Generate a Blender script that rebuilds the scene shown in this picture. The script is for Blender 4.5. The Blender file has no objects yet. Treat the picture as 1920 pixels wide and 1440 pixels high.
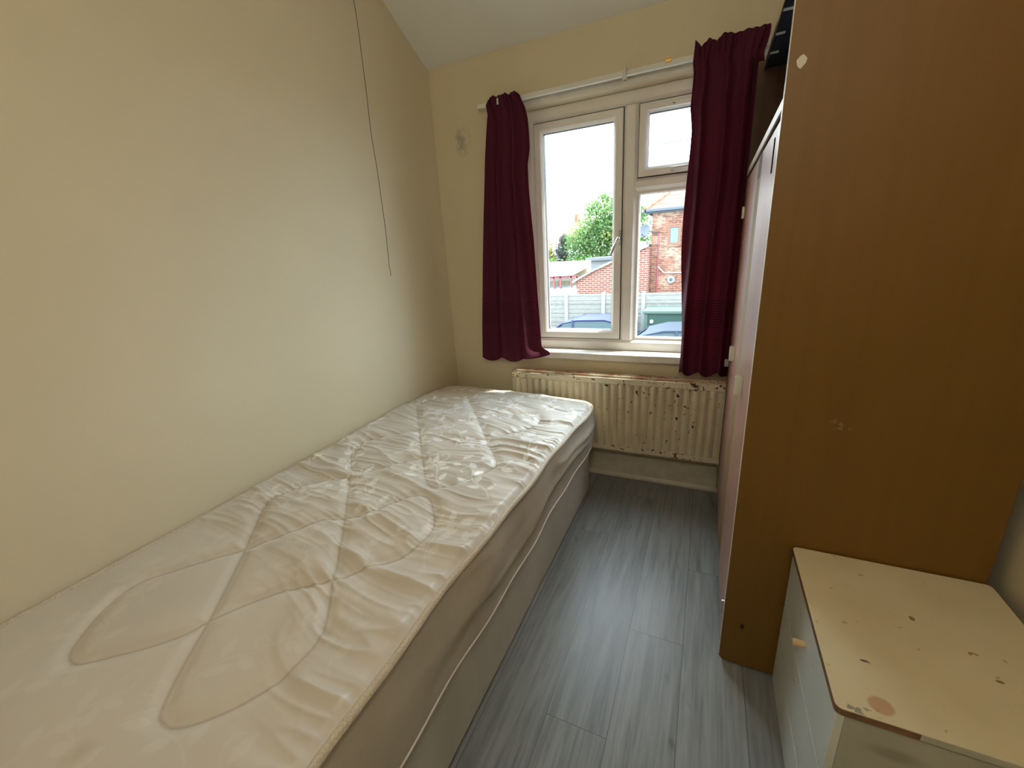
import bpy, bmesh, math, random
import numpy as np
from mathutils import Vector, Matrix, Euler
SC = bpy.context.scene
COL = SC.collection
R = math.radians
random.seed(7)

# ------------------------------------------------------------------ camera
cam_d = bpy.data.cameras.new('camera'); cam = bpy.data.objects.new('camera', cam_d); COL.objects.link(cam)
cam_d.sensor_width = 36.0; cam_d.lens = 777.56 / 1920 * 36.0; cam_d.clip_start = 0.02; cam_d.clip_end = 300
yw, pt, rl = R(25.4586), R(17.0224), R(-3.3604)
fw = Vector((-math.sin(yw) * math.cos(pt), math.cos(yw) * math.cos(pt), -math.sin(pt)))
r0 = Vector((math.cos(yw), math.sin(yw), 0)); u0 = r0.cross(fw)
rt = r0 * math.cos(rl) + u0 * math.sin(rl); up = rt.cross(fw)
cam.matrix_world = Matrix(((rt.x, up.x, -fw.x, 0), (rt.y, up.y, -fw.y, 0), (rt.z, up.z, -fw.z, 1.32), (0, 0, 0, 1)))
SC.camera = cam
# ------------------------------------------------------------------ sky, sun, exposure
SC.view_settings.view_transform = 'Standard'; SC.view_settings.look = 'None'
SC.view_settings.gamma = 1.0; SC.view_settings.use_curve_mapping = False
SC.view_settings.exposure = 1.5
W = bpy.data.worlds.new('sky'); SC.world = W; W.use_nodes = True
wn, wl = W.node_tree.nodes, W.node_tree.links
wn.clear()
wo = wn.new('ShaderNodeOutputWorld'); wb = wn.new('ShaderNodeBackground'); wc = wn.new('ShaderNodeTexCoord')
wz = wn.new('ShaderNodeTexNoise'); wz.inputs['Scale'].default_value = 3.0; wz.inputs['Detail'].default_value = 5
wr = wn.new('ShaderNodeValToRGB'); wr.color_ramp.elements[0].position = .38; wr.color_ramp.elements[1].position = .6
wr.color_ramp.elements[0].color = (.62, .80, 1.0, 1); wr.color_ramp.elements[1].color = (.93, .96, 1.0, 1)
wl.new(wc.outputs['Generated'], wz.inputs['Vector']); wl.new(wz.outputs['Fac'], wr.inputs['Fac'])
wl.new(wr.outputs['Color'], wb.inputs['Color']); wb.inputs['Strength'].default_value = 5.0
wl.new(wb.outputs[0], wo.inputs['Surface'])
sd = bpy.data.lights.new('sun', 'SUN'); sd.energy = 5.0; sd.angle = R(0.9); sd.color = (1.0, .95, .86)
sun = bpy.data.objects.new('sun', sd); COL.objects.link(sun); sun.location = (6, 12, 20)
sun.rotation_euler = Vector((-1.6, -1, -3.1)).to_track_quat('-Z', 'Y').to_euler()

# ------------------------------------------------------------------ helpers
OFF = {}
class MB:
    def __init__(s): s.v = []; s.f = []; s.mi = []; s.cur = 0
    def add(s, vs, fs):
        o = len(s.v); s.v += [tuple(p) for p in vs]
        for f in fs: s.f.append(tuple(i + o for i in f)); s.mi.append(s.cur)
        return s
    def box(s, x0, x1, y0, y1, z0, z1):
        return s.add([(x0,y0,z0),(x1,y0,z0),(x1,y1,z0),(x0,y1,z0),(x0,y0,z1),(x1,y0,z1),(x1,y1,z1),(x0,y1,z1)],
                     [(0,3,2,1),(4,5,6,7),(0,1,5,4),(1,2,6,5),(2,3,7,6),(3,0,4,7)])
    def prism(s, pts, d):                     # pts: planar ccw 3d loop, extruded by vector d
        n = len(pts); a = [Vector(p) for p in pts]; b = [p + Vector(d) for p in a]
        fs = [tuple(range(n))[::-1], tuple(range(n, 2*n))] + [(i, (i+1) % n, n + (i+1) % n, n + i) for i in range(n)]
        return s.add(a + b, fs)
    def tube(s, path, r, n=10, cap=True):
        P = [Vector(p) for p in path]; rr = r if isinstance(r, (list, tuple)) else [r]*len(P)
        vs = []; fs = []; prev = None
        for i, p in enumerate(P):
            t = (P[min(i+1, len(P)-1)] - P[max(i-1, 0)]).normalized()
            if prev is None:
                a = Vector((0,0,1)) if abs(t.z) < .9 else Vector((1,0,0)); u = t.cross(a).normalized()
            else:
                u = (prev - t * prev.dot(t)).normalized()
            prev = u; w = t.cross(u)
            for k in range(n):
                an = 2*math.pi*k/n; vs.append(p + (u*math.cos(an) + w*math.sin(an))*rr[i])
        for i in range(len(P)-1):
            for k in range(n):
                a = i*n+k; b = i*n+(k+1) % n; fs.append((a, b, b+n, a+n))
        if cap: fs += [tuple(range(n))[::-1], tuple(range((len(P)-1)*n, len(P)*n))]
        return s.add(vs, fs)
    def ring(s, x0, x1, z0, z1, prof):        # mitred frame in the xz plane; prof = closed loop of (inset, y)
        m = len(prof); vs = []
        for cx, cz, sx, sz in ((x0,z0,1,1),(x1,z0,-1,1),(x1,z1,-1,-1),(x0,z1,1,-1)):
            for i, y in prof: vs.append((cx + sx*i, y, cz + sz*i))
        fs = []
        for c in range(4):
            d = (c+1) % 4
            for k in range(m):
                l = (k+1) % m; fs.append((c*m+k, d*m+k, d*m+l, c*m+l))
        return s.add(vs, fs)
    def build(s, name, mat, parent=None, smooth=False, bevel=0, angle=35, seg=2, recalc=True):
        me = bpy.data.meshes.new(name); off = Vector(OFF.get(parent.name, (0,0,0))) if parent else Vector((0,0,0))
        me.from_pydata([(p[0]-off.x, p[1]-off.y, p[2]-off.z) for p in s.v], [], s.f); me.update()
        mats = mat if isinstance(mat, (list, tuple)) else [mat]
        for m_ in mats: me.materials.append(m_)
        if len(mats) > 1: me.polygons.foreach_set('material_index', s.mi)
        if recalc:
            bm = bmesh.new(); bm.from_mesh(me); bmesh.ops.recalc_face_normals(bm, faces=bm.faces); bm.to_mesh(me); bm.free()
        o = bpy.data.objects.new(name, me); COL.objects.link(o)
        if parent: o.parent = parent
        OFF[o.name] = tuple(off)
        if bevel:
            b = o.modifiers.new('bevel', 'BEVEL'); b.width = bevel; b.segments = seg; b.limit_method = 'ANGLE'; b.angle_limit = R(40)
        if smooth or bevel:
            me.shade_smooth() if smooth is True and not bevel and angle >= 180 else me.set_sharp_from_angle(angle=R(angle))
        return o
def bx(name, mat, parent, x0, x1, y0, y1, z0, z1, bevel=.002): return MB().box(x0,x1,y0,y1,z0,z1).build(name, mat, parent, bevel=bevel)
def tag(o, label=None, cat=None, group=None, kind=None):
    if label: o['label'] = label
    if cat: o['category'] = cat
    if group: o['group'] = group
    if kind: o['kind'] = kind
    return o
def thing(name, loc, label, cat, group=None, kind=None):
    o = bpy.data.objects.new(name, None); COL.objects.link(o); o.location = loc; o.empty_display_size = .1
    OFF[o.name] = tuple(loc); return tag(o, label, cat, group, kind)

def lattice(n, seed): return np.random.RandomState(seed).rand(n, n)
def vn(x, y, seed=0, n=64):                    # smooth value noise
    L = lattice(n, seed); x = np.asarray(x, float); y = np.asarray(y, float)
    xi = np.floor(x).astype(int); yi = np.floor(y).astype(int); a = x-xi; b = y-yi
    a = a*a*(3-2*a); b = b*b*(3-2*b); g = lambda i, j: L[i % n, j % n]
    return (g(xi,yi)*(1-a)+g(xi+1,yi)*a)*(1-b) + (g(xi,yi+1)*(1-a)+g(xi+1,yi+1)*a)*b
def sst(a, b, x): t = np.clip((x-a)/(b-a), 0, 1); return t*t*(3-2*t)
def grid(name, X, Y, Z, mat, parent=None, attrs=None, close_u=False):
    h, w = X.shape; off = OFF.get(parent.name, (0,0,0)) if parent else (0,0,0)
    co = np.stack([X-off[0], Y-off[1], Z-off[2]], -1).reshape(-1, 3)
    j, i = np.meshgrid(np.arange(h-1), np.arange(w if close_u else w-1), indexing='ij'); i2 = (i+1) % w
    F = np.stack([j*w+i, j*w+i2, (j+1)*w+i2, (j+1)*w+i], -1).reshape(-1, 4)
    me = bpy.data.meshes.new(name); me.vertices.add(len(co)); me.vertices.foreach_set('co', co.ravel())
    me.loops.add(F.size); me.loops.foreach_set('vertex_index', F.ravel())
    me.polygons.add(len(F)); me.polygons.foreach_set('loop_start', np.arange(len(F))*4)
    me.update(calc_edges=True); me.validate(); me.shade_smooth()
    for k, a in (attrs or {}).items():
        at = me.attributes.new(k, 'FLOAT', 'POINT'); at.data.foreach_set('value', a.ravel().astype(np.float32))
    me.materials.append(mat)
    o = bpy.data.objects.new(name, me); COL.objects.link(o)
    if parent: o.parent = parent
    OFF[o.name] = tuple(off); return o

# ------------------------------------------------------------------ materials
class M:
    def __init__(s, name, col=(.8,.8,.8), rough=.5, spec=.5, metal=0):
        s.m = bpy.data.materials.new(name); s.m.use_nodes = True; s.n = s.m.node_tree.nodes; s.l = s.m.node_tree.links
        s.b = s.n['Principled BSDF']; s.out = s.n['Material Output']
        s.b.inputs['Base Color'].default_value = (*col, 1); s.b.inputs['Roughness'].default_value = rough
        s.b.inputs['Specular IOR Level'].default_value = spec; s.b.inputs['Metallic'].default_value = metal
        s.tc = s.n.new('ShaderNodeNewGeometry')
        s.P = s.tc.outputs['Position']
    def map(s, scale=(1,1,1), loc=(0,0,0), rot=(0,0,0)):
        m = s.n.new('ShaderNodeMapping'); m.inputs['Scale'].default_value = scale; m.inputs['Location'].default_value = loc; m.inputs['Rotation'].default_value = rot
        s.l.new(s.P, m.inputs['Vector']); return m.outputs[0]
    def noise(s, sc=5, det=4, vec=None, rough=.5, dist=0):
        t = s.n.new('ShaderNodeTexNoise'); t.inputs['Scale'].default_value = sc; t.inputs['Detail'].default_value = det
        t.inputs['Roughness'].default_value = rough; t.inputs['Distortion'].default_value = dist
        s.l.new(vec or s.P, t.inputs['Vector']); return t.outputs['Fac']
    def ramp(s, fac, stops):
        r = s.n.new('ShaderNodeValToRGB'); e = r.color_ramp.elements
        while len(e) < len(stops): e.new(.5)
        for k, (p, c) in zip(e, stops): k.position = p; k.color = (*c, 1) if not isinstance(c, (int, float)) else (c, c, c, 1)
        s.l.new(fac, r.inputs['Fac']); return r.outputs['Color']
    def math(s, op, a, b=None, c=None, clamp=False):
        t = s.n.new('ShaderNodeMath'); t.operation = op; t.use_clamp = clamp
        for i, q in enumerate((a, b, c)):
            if q is None: continue
            if isinstance(q, (int, float)): t.inputs[i].default_value = q
            else: s.l.new(q, t.inputs[i])
        return t.outputs[0]
    def mix(s, fac, a, b, mode='MIX'):
        t = s.n.new('ShaderNodeMix'); t.data_type = 'RGBA'; t.blend_type = mode
        for i, q in ((0, fac), (6, a), (7, b)):
            if isinstance(q, tuple): t.inputs[i].default_value = (*q, 1)
            elif isinstance(q, (int, float)): t.inputs[i].default_value = q
            else: s.l.new(q, t.inputs[i])
        return t.outputs[2]
    def sep(s, v=None):
        t = s.n.new('ShaderNodeSeparateXYZ'); s.l.new(v or s.P, t.inputs[0]); return t.outputs
    def comb(s, x, y, z):
        t = s.n.new('ShaderNodeCombineXYZ')
        for i, q in enumerate((x, y, z)):
            if isinstance(q, (int, float)): t.inputs[i].default_value = q
            else: s.l.new(q, t.inputs[i])
        return t.outputs[0]
    def sphere(s, c, r, soft=.3):              # 1 inside a blob around world point c, radii r
        m = s.map((1/r[0], 1/r[1], 1/r[2]), (-c[0]/r[0], -c[1]/r[1], -c[2]/r[2]))
        t = s.n.new('ShaderNodeVectorMath'); t.operation = 'LENGTH'; s.l.new(m, t.inputs[0])
        return s.math('DIVIDE', s.math('SUBTRACT', 1.0, t.outputs['Value']), soft, clamp=True)
    def col(s, c): s.l.new(c, s.b.inputs['Base Color']); return s
    def rough(s, c): s.l.new(c, s.b.inputs['Roughness']); return s
    def bump(s, h, strength=.3, dist=.002):
        t = s.n.new('ShaderNodeBump'); t.inputs['Strength'].default_value = strength; t.inputs['Distance'].default_value = dist
        s.l.new(h, t.inputs['Height'])
        if s.b.inputs['Normal'].is_linked: s.l.new(s.b.inputs['Normal'].links[0].from_socket, t.inputs['Normal'])
        s.l.new(t.outputs[0], s.b.inputs['Normal']); return s

def paint(name, c1, c2, patch=False):
    m = M(name, rough=.62, spec=.35)
    c = m.ramp(m.noise(1.3, 5), [(.35, c1), (.65, c2)])
    if patch:                                   # crumbled filler left of the curtain and a peeling corner
        k = m.math('MULTIPLY', m.sphere((-1.322, 2.316, 1.965), (.055, .2, .085), .5), m.ramp(m.noise(26, 5), [(.42, 0.), (.56, 1.)]))
        c = m.mix(k, c, (.44, .43, .38)); m.bump(m.math('MULTIPLY', k, m.noise(60, 4)), 1.0, .012)
    m.col(c); m.bump(m.noise(9, 5), .25, .008); m.bump(m.noise(160, 3), .12, .001); return m.m
m_wall = paint('cream_wall_paint', (.68, .595, .415), (.71, .625, .445), True)
m_ceil = paint('ceiling_paint', (.75, .745, .69), (.80, .795, .74))
t = M('wood_laminate', rough=.36, spec=.45)
x, y, z = t.sep()
PW, PL = .1805, 1.28
px_ = t.math('DIVIDE', t.math('ADD', x, .348 + PW*20), PW); idx = t.math('FLOOR', px_); fx = t.math('FRACT', px_)
py_ = t.math('DIVIDE', t.math('SUBTRACT', t.math('ADD', y, PL*20 - .835 + .39*20), t.math('MULTIPLY', idx, .39)), PL); idy = t.math('FLOOR', py_); fy = t.math('FRACT', py_)
wn_ = t.n.new('ShaderNodeTexWhiteNoise'); wn_.noise_dimensions = '2D'; t.l.new(t.comb(idx, idy, 0.), wn_.inputs['Vector'])
rnd = wn_.outputs['Value']
vec = t.comb(t.math('MULTIPLY', x, 22.), t.math('ADD', t.math('MULTIPLY', y, 1.6), t.math('MULTIPLY', rnd, 40.)), t.math('MULTIPLY', rnd, 9.))
g1 = t.noise(1.6, 7, vec, .62, .6)
vec2 = t.comb(t.math('MULTIPLY', x, 90.), t.math('ADD', t.math('MULTIPLY', y, 3.), t.math('MULTIPLY', rnd, 17.)), 0.)
g2 = t.noise(1.2, 4, vec2, .6)
vec3 = t.comb(t.math('MULTIPLY', x, 16.), t.math('MULTIPLY', y, 4.2), t.math('MULTIPLY', rnd, 5.))
g3 = t.noise(1.1, 3, vec3, .5, 1.0)
c = t.ramp(g1, [(.25, (.13,.13,.13)), (.5, (.22,.225,.225)), (.72, (.30,.305,.305))])
c = t.mix(t.ramp(g2, [(.35, .0), (.7, .35)]), c, (.40,.41,.41))
c = t.mix(t.ramp(g3, [(.66, .0), (.76, .55)]), c, (.10,.095,.095))
c = t.mix(1.0, c, t.ramp(rnd, [(0., (.86,.87,.88)), (1., (1.12,1.12,1.1))]), 'MULTIPLY')
edge = t.math('MINIMUM', t.math('MULTIPLY', t.math('MINIMUM', fx, t.math('SUBTRACT', 1., fx)), PW), t.math('MULTIPLY', t.math('MINIMUM', fy, t.math('SUBTRACT', 1., fy)), PL))
gap = t.math('LESS_THAN', edge, .0009)
t.col(t.mix(gap, c, (.09,.09,.09))); t.bump(t.math('MULTIPLY', gap, -1.), .6, .001); t.bump(g2, .18, .0012)
t.rough(t.ramp(g2, [(.3, .30), (.7, .44)])); m_floor = t.m

t = M('white_upvc', (.80,.77,.71), .32, .5); t.col(t.ramp(t.noise(6, 4), [(.35, (.82,.79,.75)), (.6, (.87,.85,.82))])); m_upvc = t.m
t = M('window_rubber', (.03,.03,.03), .6); m_rubber = t.m
t = M('white_gloss_paint', rough=.38); t.col(t.ramp(t.noise(14, 5), [(.3, (.66,.62,.54)), (.55, (.76,.73,.66))])); t.bump(t.noise(40,3), .15, .002); m_gloss = t.m
t = M('skirting_paint', rough=.5); t.col(t.ramp(t.noise(14, 5), [(.3, (.50,.46,.37)), (.6, (.60,.56,.46))])); m_skirt = t.m
# glass: thin pane, clear with its own mirror reflection
gm = bpy.data.materials.new('clear_glass'); gm.use_nodes = True; gn, gl = gm.node_tree.nodes, gm.node_tree.links; gn.clear()
go = gn.new('ShaderNodeOutputMaterial'); gt = gn.new('ShaderNodeBsdfTransparent'); gg = gn.new('ShaderNodeBsdfGlossy'); gx = gn.new('ShaderNodeMixShader'); gf = gn.new('ShaderNodeLayerWeight'); gp_ = gn.new('ShaderNodeMath'); gq_ = gn.new('ShaderNodeMath')
gt.inputs['Color'].default_value = (.93,.96,.95,1); gg.inputs['Roughness'].default_value = .02; gf.inputs['Blend'].default_value = .5
gp_.operation = 'POWER'; gp_.inputs[1].default_value = 4.0; gq_.operation = 'MULTIPLY_ADD'; gq_.inputs[1].default_value = .8; gq_.inputs[2].default_value = .02
gl.new(gf.outputs['Facing'], gp_.inputs[0]); gl.new(gp_.outputs[0], gq_.inputs[0]); gl.new(gq_.outputs[0], gx.inputs[0]); gl.new(gt.outputs[0], gx.inputs[1]); gl.new(gg.outputs[0], gx.inputs[2]); gl.new(gx.outputs[0], go.inputs[0]); m_glass = gm
m_chrome = M('satin_metal', (.62,.60,.56), .28, .5, 1).m
m_dark = M('dark_metal', (.05,.05,.05), .5, .5).m
t = M('brass', (.9,.55,.16), .25, .5, 1); m_brass = t.m
# curtain
t = M('burgundy_curtain', rough=.75, spec=.2)
x, y, z = t.sep()
wv = t.noise(1.0, 2, t.comb(t.math('MULTIPLY', x, 500.), t.math('MULTIPLY', y, 500.), t.math('MULTIPLY', z, 60.)))
c = t.ramp(wv, [(.3, (.078,.013,.030)), (.7, (.115,.018,.042))])
band = t.math('MULTIPLY', t.math('GREATER_THAN', z, .93), t.math('LESS_THAN', z, 1.07))
st = t.math('MULTIPLY', band, t.math('GREATER_THAN', t.math('FRACT', t.math('MULTIPLY', z, 78.)), .62))
b2 = t.math('MULTIPLY', t.math('MULTIPLY', t.math('GREATER_THAN', z, .868), t.math('LESS_THAN', z, .892)), t.math('GREATER_THAN', t.math('FRACT', t.math('MULTIPLY', z, 78.)), .7))
c = t.mix(t.math('MULTIPLY', t.math('MAXIMUM', st, b2), .55), c, (.035,.004,.012))
t.col(c); t.bump(wv, .2, .001)
tr = t.n.new('ShaderNodeBsdfTranslucent'); t.l.new(t.mix(1., c, (2.6,1.1,1.2), 'MULTIPLY'), tr.inputs['Color'])
mx = t.n.new('ShaderNodeMixShader'); mx.inputs[0].default_value = .22
t.l.new(t.b.outputs[0], mx.inputs[1]); t.l.new(tr.outputs[0], mx.inputs[2]); t.l.new(mx.outputs[0], t.out.inputs[0]); m_curt = t.m
# radiator
t = M('rusty_radiator_paint', rough=.42)
x, y, z = t.sep()
base = t.ramp(t.noise(8, 4), [(.3, (.60,.53,.38)), (.7, (.70,.64,.48))])
top = t.math('DIVIDE', t.math('SUBTRACT', z, .575), .08, clamp=True)
mid = t.sphere((-.15, 2.2, .5), (.38, .5, .32), .8)
bot = t.math('MULTIPLY', t.math('LESS_THAN', z, .25), t.sphere((-.18, 2.2, .22), (.35, .4, .1), .5))
msk = t.math('ADD', t.math('MULTIPLY', top, .085), t.math('ADD', t.math('MULTIPLY', mid, .045), t.math('MULTIPLY', bot, .09)))
n1 = t.math('ADD', t.noise(55, 3), msk); n2 = t.math('ADD', t.noise(32, 2), msk)
st = t.math('MULTIPLY', mid, t.ramp(t.noise(1., 3, t.comb(t.math('MULTIPLY', x, 60.), 0., t.math('MULTIPLY', z, 5.))), [(.52, 0.), (.75, .55)]))
c = t.mix(st, base, (.42,.24,.10))
c = t.mix(t.ramp(n1, [(.70, 0.), (.735, 1.)]), c, (.20,.075,.035))
c = t.mix(t.ramp(n2, [(.735, 0.), (.75, 1.)]), c, (.035,.02,.018))
ledge = t.math('MULTIPLY', t.math('GREATER_THAN', z, .652), t.ramp(t.noise(12, 5), [(.38, 0.), (.55, .85)]))
c = t.mix(ledge, c, (.36,.17,.10)); t.col(c); t.bump(n1, .3, .002); m_rad = t.m
# melamine woods
def wood(name, a, b, rough=.42, vert=True, sc=1.):
    t = M(name, rough=rough, spec=.45); v = t.map((26*sc, 26*sc, 1.1*sc) if vert else (26*sc, 1.1*sc, 26*sc))
    t.col(t.ramp(t.noise(1.4, 5, v, .6, .4), [(.3, a), (.7, b)])); t.bump(t.noise(2.5, 3, v), .1, .0006); return t
t = wood('brown_melamine', (.165,.078,.009), (.182,.088,.011), .5)
m_brown = t.m
k = t.sphere((.178, 1.21, .165), (.007, .02, .012), .4)
c0 = t.b.inputs['Base Color'].links[0].from_socket
c1 = t.mix(k, c0, (.03,.015,.01))
k = t.math('MULTIPLY', t.sphere((.33, 1.21, .87), (.03, .02, .02), .5), t.ramp(t.noise(80, 2), [(.5, 0.), (.62, .6)]))
t.col(t.mix(t.math('MULTIPLY', k, .5), c1, (.45,.36,.28)))
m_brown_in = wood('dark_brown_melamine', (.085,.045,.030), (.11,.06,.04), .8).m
m_door = wood('door_painted_reflection', (.36,.185,.135), (.43,.235,.175), .36).m  # pinkish tone paints the window's grazing reflection into the brown door colour
m_stile = wood('golden_stile_veneer', (.21,.135,.045), (.26,.175,.06), .75).m
t = wood('pale_edge_strip', (.62,.52,.42), (.74,.66,.56), .35); m_edge = t.m
m_navy = M('navy_board', (.012,.022,.045), .45).m
m_white = M('white_plastic', (.78,.78,.74), .35).m
m_handle = M('cream_metal_pull', (.74,.74,.62), .25, .6).m
m_paper = M('paper_sticker', (.62,.56,.48), .6).m
t = M('cabinet_top_laminate', rough=.4)
c = t.ramp(t.noise(7, 5), [(.3, (.69,.59,.38)), (.7, (.75,.65,.44))])
for cc, rr, colr, n in (((.345,.765,.497),(.022,.02,.02),(.55,.34,.20),None), ((.312,.742,.497),(.03,.009,.02),(.32,.30,.22),60), ((.345,.86,.497),(.009,.003,.02),(.20,.03,.10),None),
                     ((.47,1.02,.497),(.006,.008,.02),(.30,.20,.07),None), ((.56,.90,.497),(.007,.004,.02),(.25,.18,.06),None), ((.545,.955,.497),(.01,.006,.02),(.35,.25,.09),90)):
    k = t.sphere(cc, rr, .25)
    if n: k = t.math('MULTIPLY', k, t.ramp(t.noise(n, 3), [(.5, 0.), (.55, 1.)]))
    c = t.mix(k, c, colr)
t.col(t.mix(t.ramp(t.noise(38, 2), [(.70, 0.), (.74, .6)]), c, (.38,.27,.10))); m_cabtop = t.m
t = M('worn_white_board', rough=.42); t.col(t.mix(t.ramp(t.noise(30, 3), [(.70, 0.), (.76, .7)]), t.ramp(t.noise(5, 4), [(.3, (.62,.64,.58)), (.7, (.72,.73,.68))]), (.22,.2,.16))); m_cabw = t.m
t = M('greyish_side_board', rough=.5); k = t.math('MULTIPLY', t.sphere((.37,.74,.42), (.05,.05,.02), .6), .5)
t.col(t.mix(k, t.ramp(t.noise(9, 4), [(.3, (.40,.38,.29)), (.7, (.48,.46,.36))]), (.22,.17,.12))); m_cabside = t.m
t = M('chipped_brown_edge', rough=.7); t.col(t.ramp(t.noise(45, 4), [(.3, (.15,.07,.035)), (.7, (.26,.14,.07))])); t.bump(t.noise(90,3), .6, .002); m_chip = t.m
m_knob = wood('pale_beech', (.62,.42,.20), (.74,.53,.28), .45).m
# mattress
t = M('satin_damask', rough=.38, spec=.5)
at = t.n.new('ShaderNodeAttribute'); at.attribute_name = 'damask'; da = at.outputs['Fac']
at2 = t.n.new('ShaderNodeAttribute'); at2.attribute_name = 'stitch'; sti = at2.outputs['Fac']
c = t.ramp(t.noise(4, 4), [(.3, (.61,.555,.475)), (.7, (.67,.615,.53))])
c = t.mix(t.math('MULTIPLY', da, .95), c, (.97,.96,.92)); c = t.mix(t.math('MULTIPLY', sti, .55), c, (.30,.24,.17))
k = t.sphere((-.905, .12, .55), (.03, .03, .1), .8); c = t.mix(t.math('MULTIPLY', k, .3), c, (.40,.33,.2))
t.col(c); t.rough(t.ramp(da, [(0., .43), (1., .26)]))
t.b.inputs['Sheen Weight'].default_value = .25; t.b.inputs['Sheen Roughness'].default_value = .35
t.bump(t.noise(1., 2, t.map((60, 900, 60))), .10, .0006); t.bump(t.noise(28, 4), .10, .004); m_satin = t.m
t = M('ribbed_border_fabric', rough=.7, spec=.25); x, y, z = t.sep()
w = t.math('SINE', t.math('MULTIPLY', z, 2100.)); t.col(t.mix(t.math('MULTIPLY', t.math('ADD', w, 1.), .22), t.ramp(t.noise(9,4), [(.3,(.55,.49,.39)),(.7,(.62,.56,.46))]), (.34,.29,.22))); t.bump(w, .4, .0008); m_border = t.m
t = M('edge_tape', rough=.6); t.col(t.ramp(t.noise(300, 2), [(.4, (.52,.44,.32)), (.6, (.64,.56,.44))])); t.bump(t.noise(300, 2), .5, .001); m_tape = t.m
t = M('pale_divan_fabric', rough=.85, spec=.15); c = t.ramp(t.noise(3.5, 6, t.map((1, 1, .6))), [(.32, (.44,.41,.34)), (.6, (.58,.55,.48))])
t.col(c); t.bump(t.noise(500, 2), .2, .0006); m_divan = t.m
t = M('printed_label', (.80,.80,.92), .5); v = t.map((1, 1, 1), (.62, -2.0, 0), (0, 0, 0)); x, y, z = t.sep(v)
ln = t.math('MULTIPLY', t.math('GREATER_THAN', t.math('FRACT', t.math('MULTIPLY', y, 95.)), .55), t.math('GREATER_THAN', t.noise(90, 1), .47))
blk = t.math('MULTIPLY', t.math('GREATER_THAN', x, -.075), t.math('LESS_THAN', x, -.045))
t.col(t.mix(t.math('MAXIMUM', t.math('MULTIPLY', ln, .35), t.math('MULTIPLY', blk, .75)), (.80,.80,.90), (.36,.34,.62))); m_label = t.m
m_cord = M('grey_pull_cord', (.05,.04,.03), .8).m

# ------------------------------------------------------------------ room shell
XL, XR, YW, YB, ZC = -1.505, .705, 2.316, -.75, 2.72
WX0, WX1, WZ0, WZ1 = -.985, .20, .767, 2.062
def struct(o): return tag(o, kind='structure')
struct(MB().box(XL-.1, XR+.1, YB-.1, YW+.25, -.12, 0).build('floor', m_floor))
# left wall with the slight hand-plastered waviness of an old wall
n = 90
yy, zz = np.meshgrid(np.linspace(YB-.1, YW+.02, 160), np.linspace(-.05, 2.75, n))
wav = (vn(yy*1.7, zz*.8, 3)-.5)*.012 + (vn(yy*4, zz*1.5, 5)-.5)*.004
wav *= sst(YW, YW-.25, yy)
lw = grid('wall_left', np.full_like(yy, XL)+wav-.004, yy, zz, m_wall); struct(lw)
sm_ = lw.modifiers.new('thick', 'SOLIDIFY'); sm_.thickness = .1; sm_.offset = -1
struct(MB().box(XR, XR+.1, YB-.1, YW+.2, -.05, 2.75).build('wall_right', m_wall))
struct(MB().box(XL-.1, XR+.1, YB-.1, YB, -.05, 2.75).build('wall_back', m_wall))
fr = MB(); T = .235                                         # window wall, four blocks round the opening
fr.box(XL-.1, WX0, YW, YW+T, -.3, 2.75).box(WX1, XR+.1, YW, YW+T, -.3, 2.75)
fr.box(WX0, WX1, YW, YW+T, -.3, WZ0-.038).box(WX0, WX1, YW, YW+T, WZ1, 2.75)
struct(fr.build('wall_window', m_wall))
# ceiling: slopes down to the window wall, soft coved meeting line
cp = [(YW+.12, 2.285), (YW+.01, 2.340), (YW-.03, 2.352), (YW-.09, 2.388), (1.66, 2.700), (1.60, 2.718), (1.52, ZC), (YB-.1, ZC)]
cm = MB(); a = [(XL-.1, p[0], p[1]) for p in cp]; b = [(XL-.1, p[0], p[1]+.12) for p in cp][::-1]
cm.prism(a+b, (XR-XL+.2, 0, 0)); struct(cm.build('ceiling', m_ceil, angle=50, smooth=True))
# skirting with its floor bead, window board, timber strip over the window
sk = MB(); pr = [(YW, 0), (YW-.022, 0), (YW-.022, .012), (YW-.014, .024), (YW-.012, .026), (YW-.012, .138), (YW-.006, .148), (YW, .148)]
sk.prism([(XL+.001, p[0], p[1]) for p in pr], (XR-XL-.002, 0, 0)); struct(sk.build('baseboard_window', m_skirt))
wb_ = MB().box(WX0-.05, WX1+.04, 2.278, YW+.004, WZ0-.038, WZ0); wb_.box(WX0+.001, WX1-.001, YW, 2.50, WZ0-.038, WZ0)
struct(wb_.build('trim_1', m_gloss, bevel=.004))
tag(bx('trim_2', m_gloss, None, WX0-.02, WX1, YW-.006, YW+.001, WZ1+.002, WZ1+.034, .002), kind='structure')

# ------------------------------------------------------------------ window
w1 = thing('window_1', (-.4, 2.44, WZ0), None, None, kind='structure')
YF = 2.392
fm = MB(); fm.ring(WX0+.001, WX1-.001, WZ0+.001, WZ1-.001, [(0, YF+.06), (0, YF), (.045, YF), (.060, YF+.014), (.060, YF+.03), (.072, YF+.032), (.072, YF+.06)])
fm.build('frame', m_upvc, w1, bevel=.0015)
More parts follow.
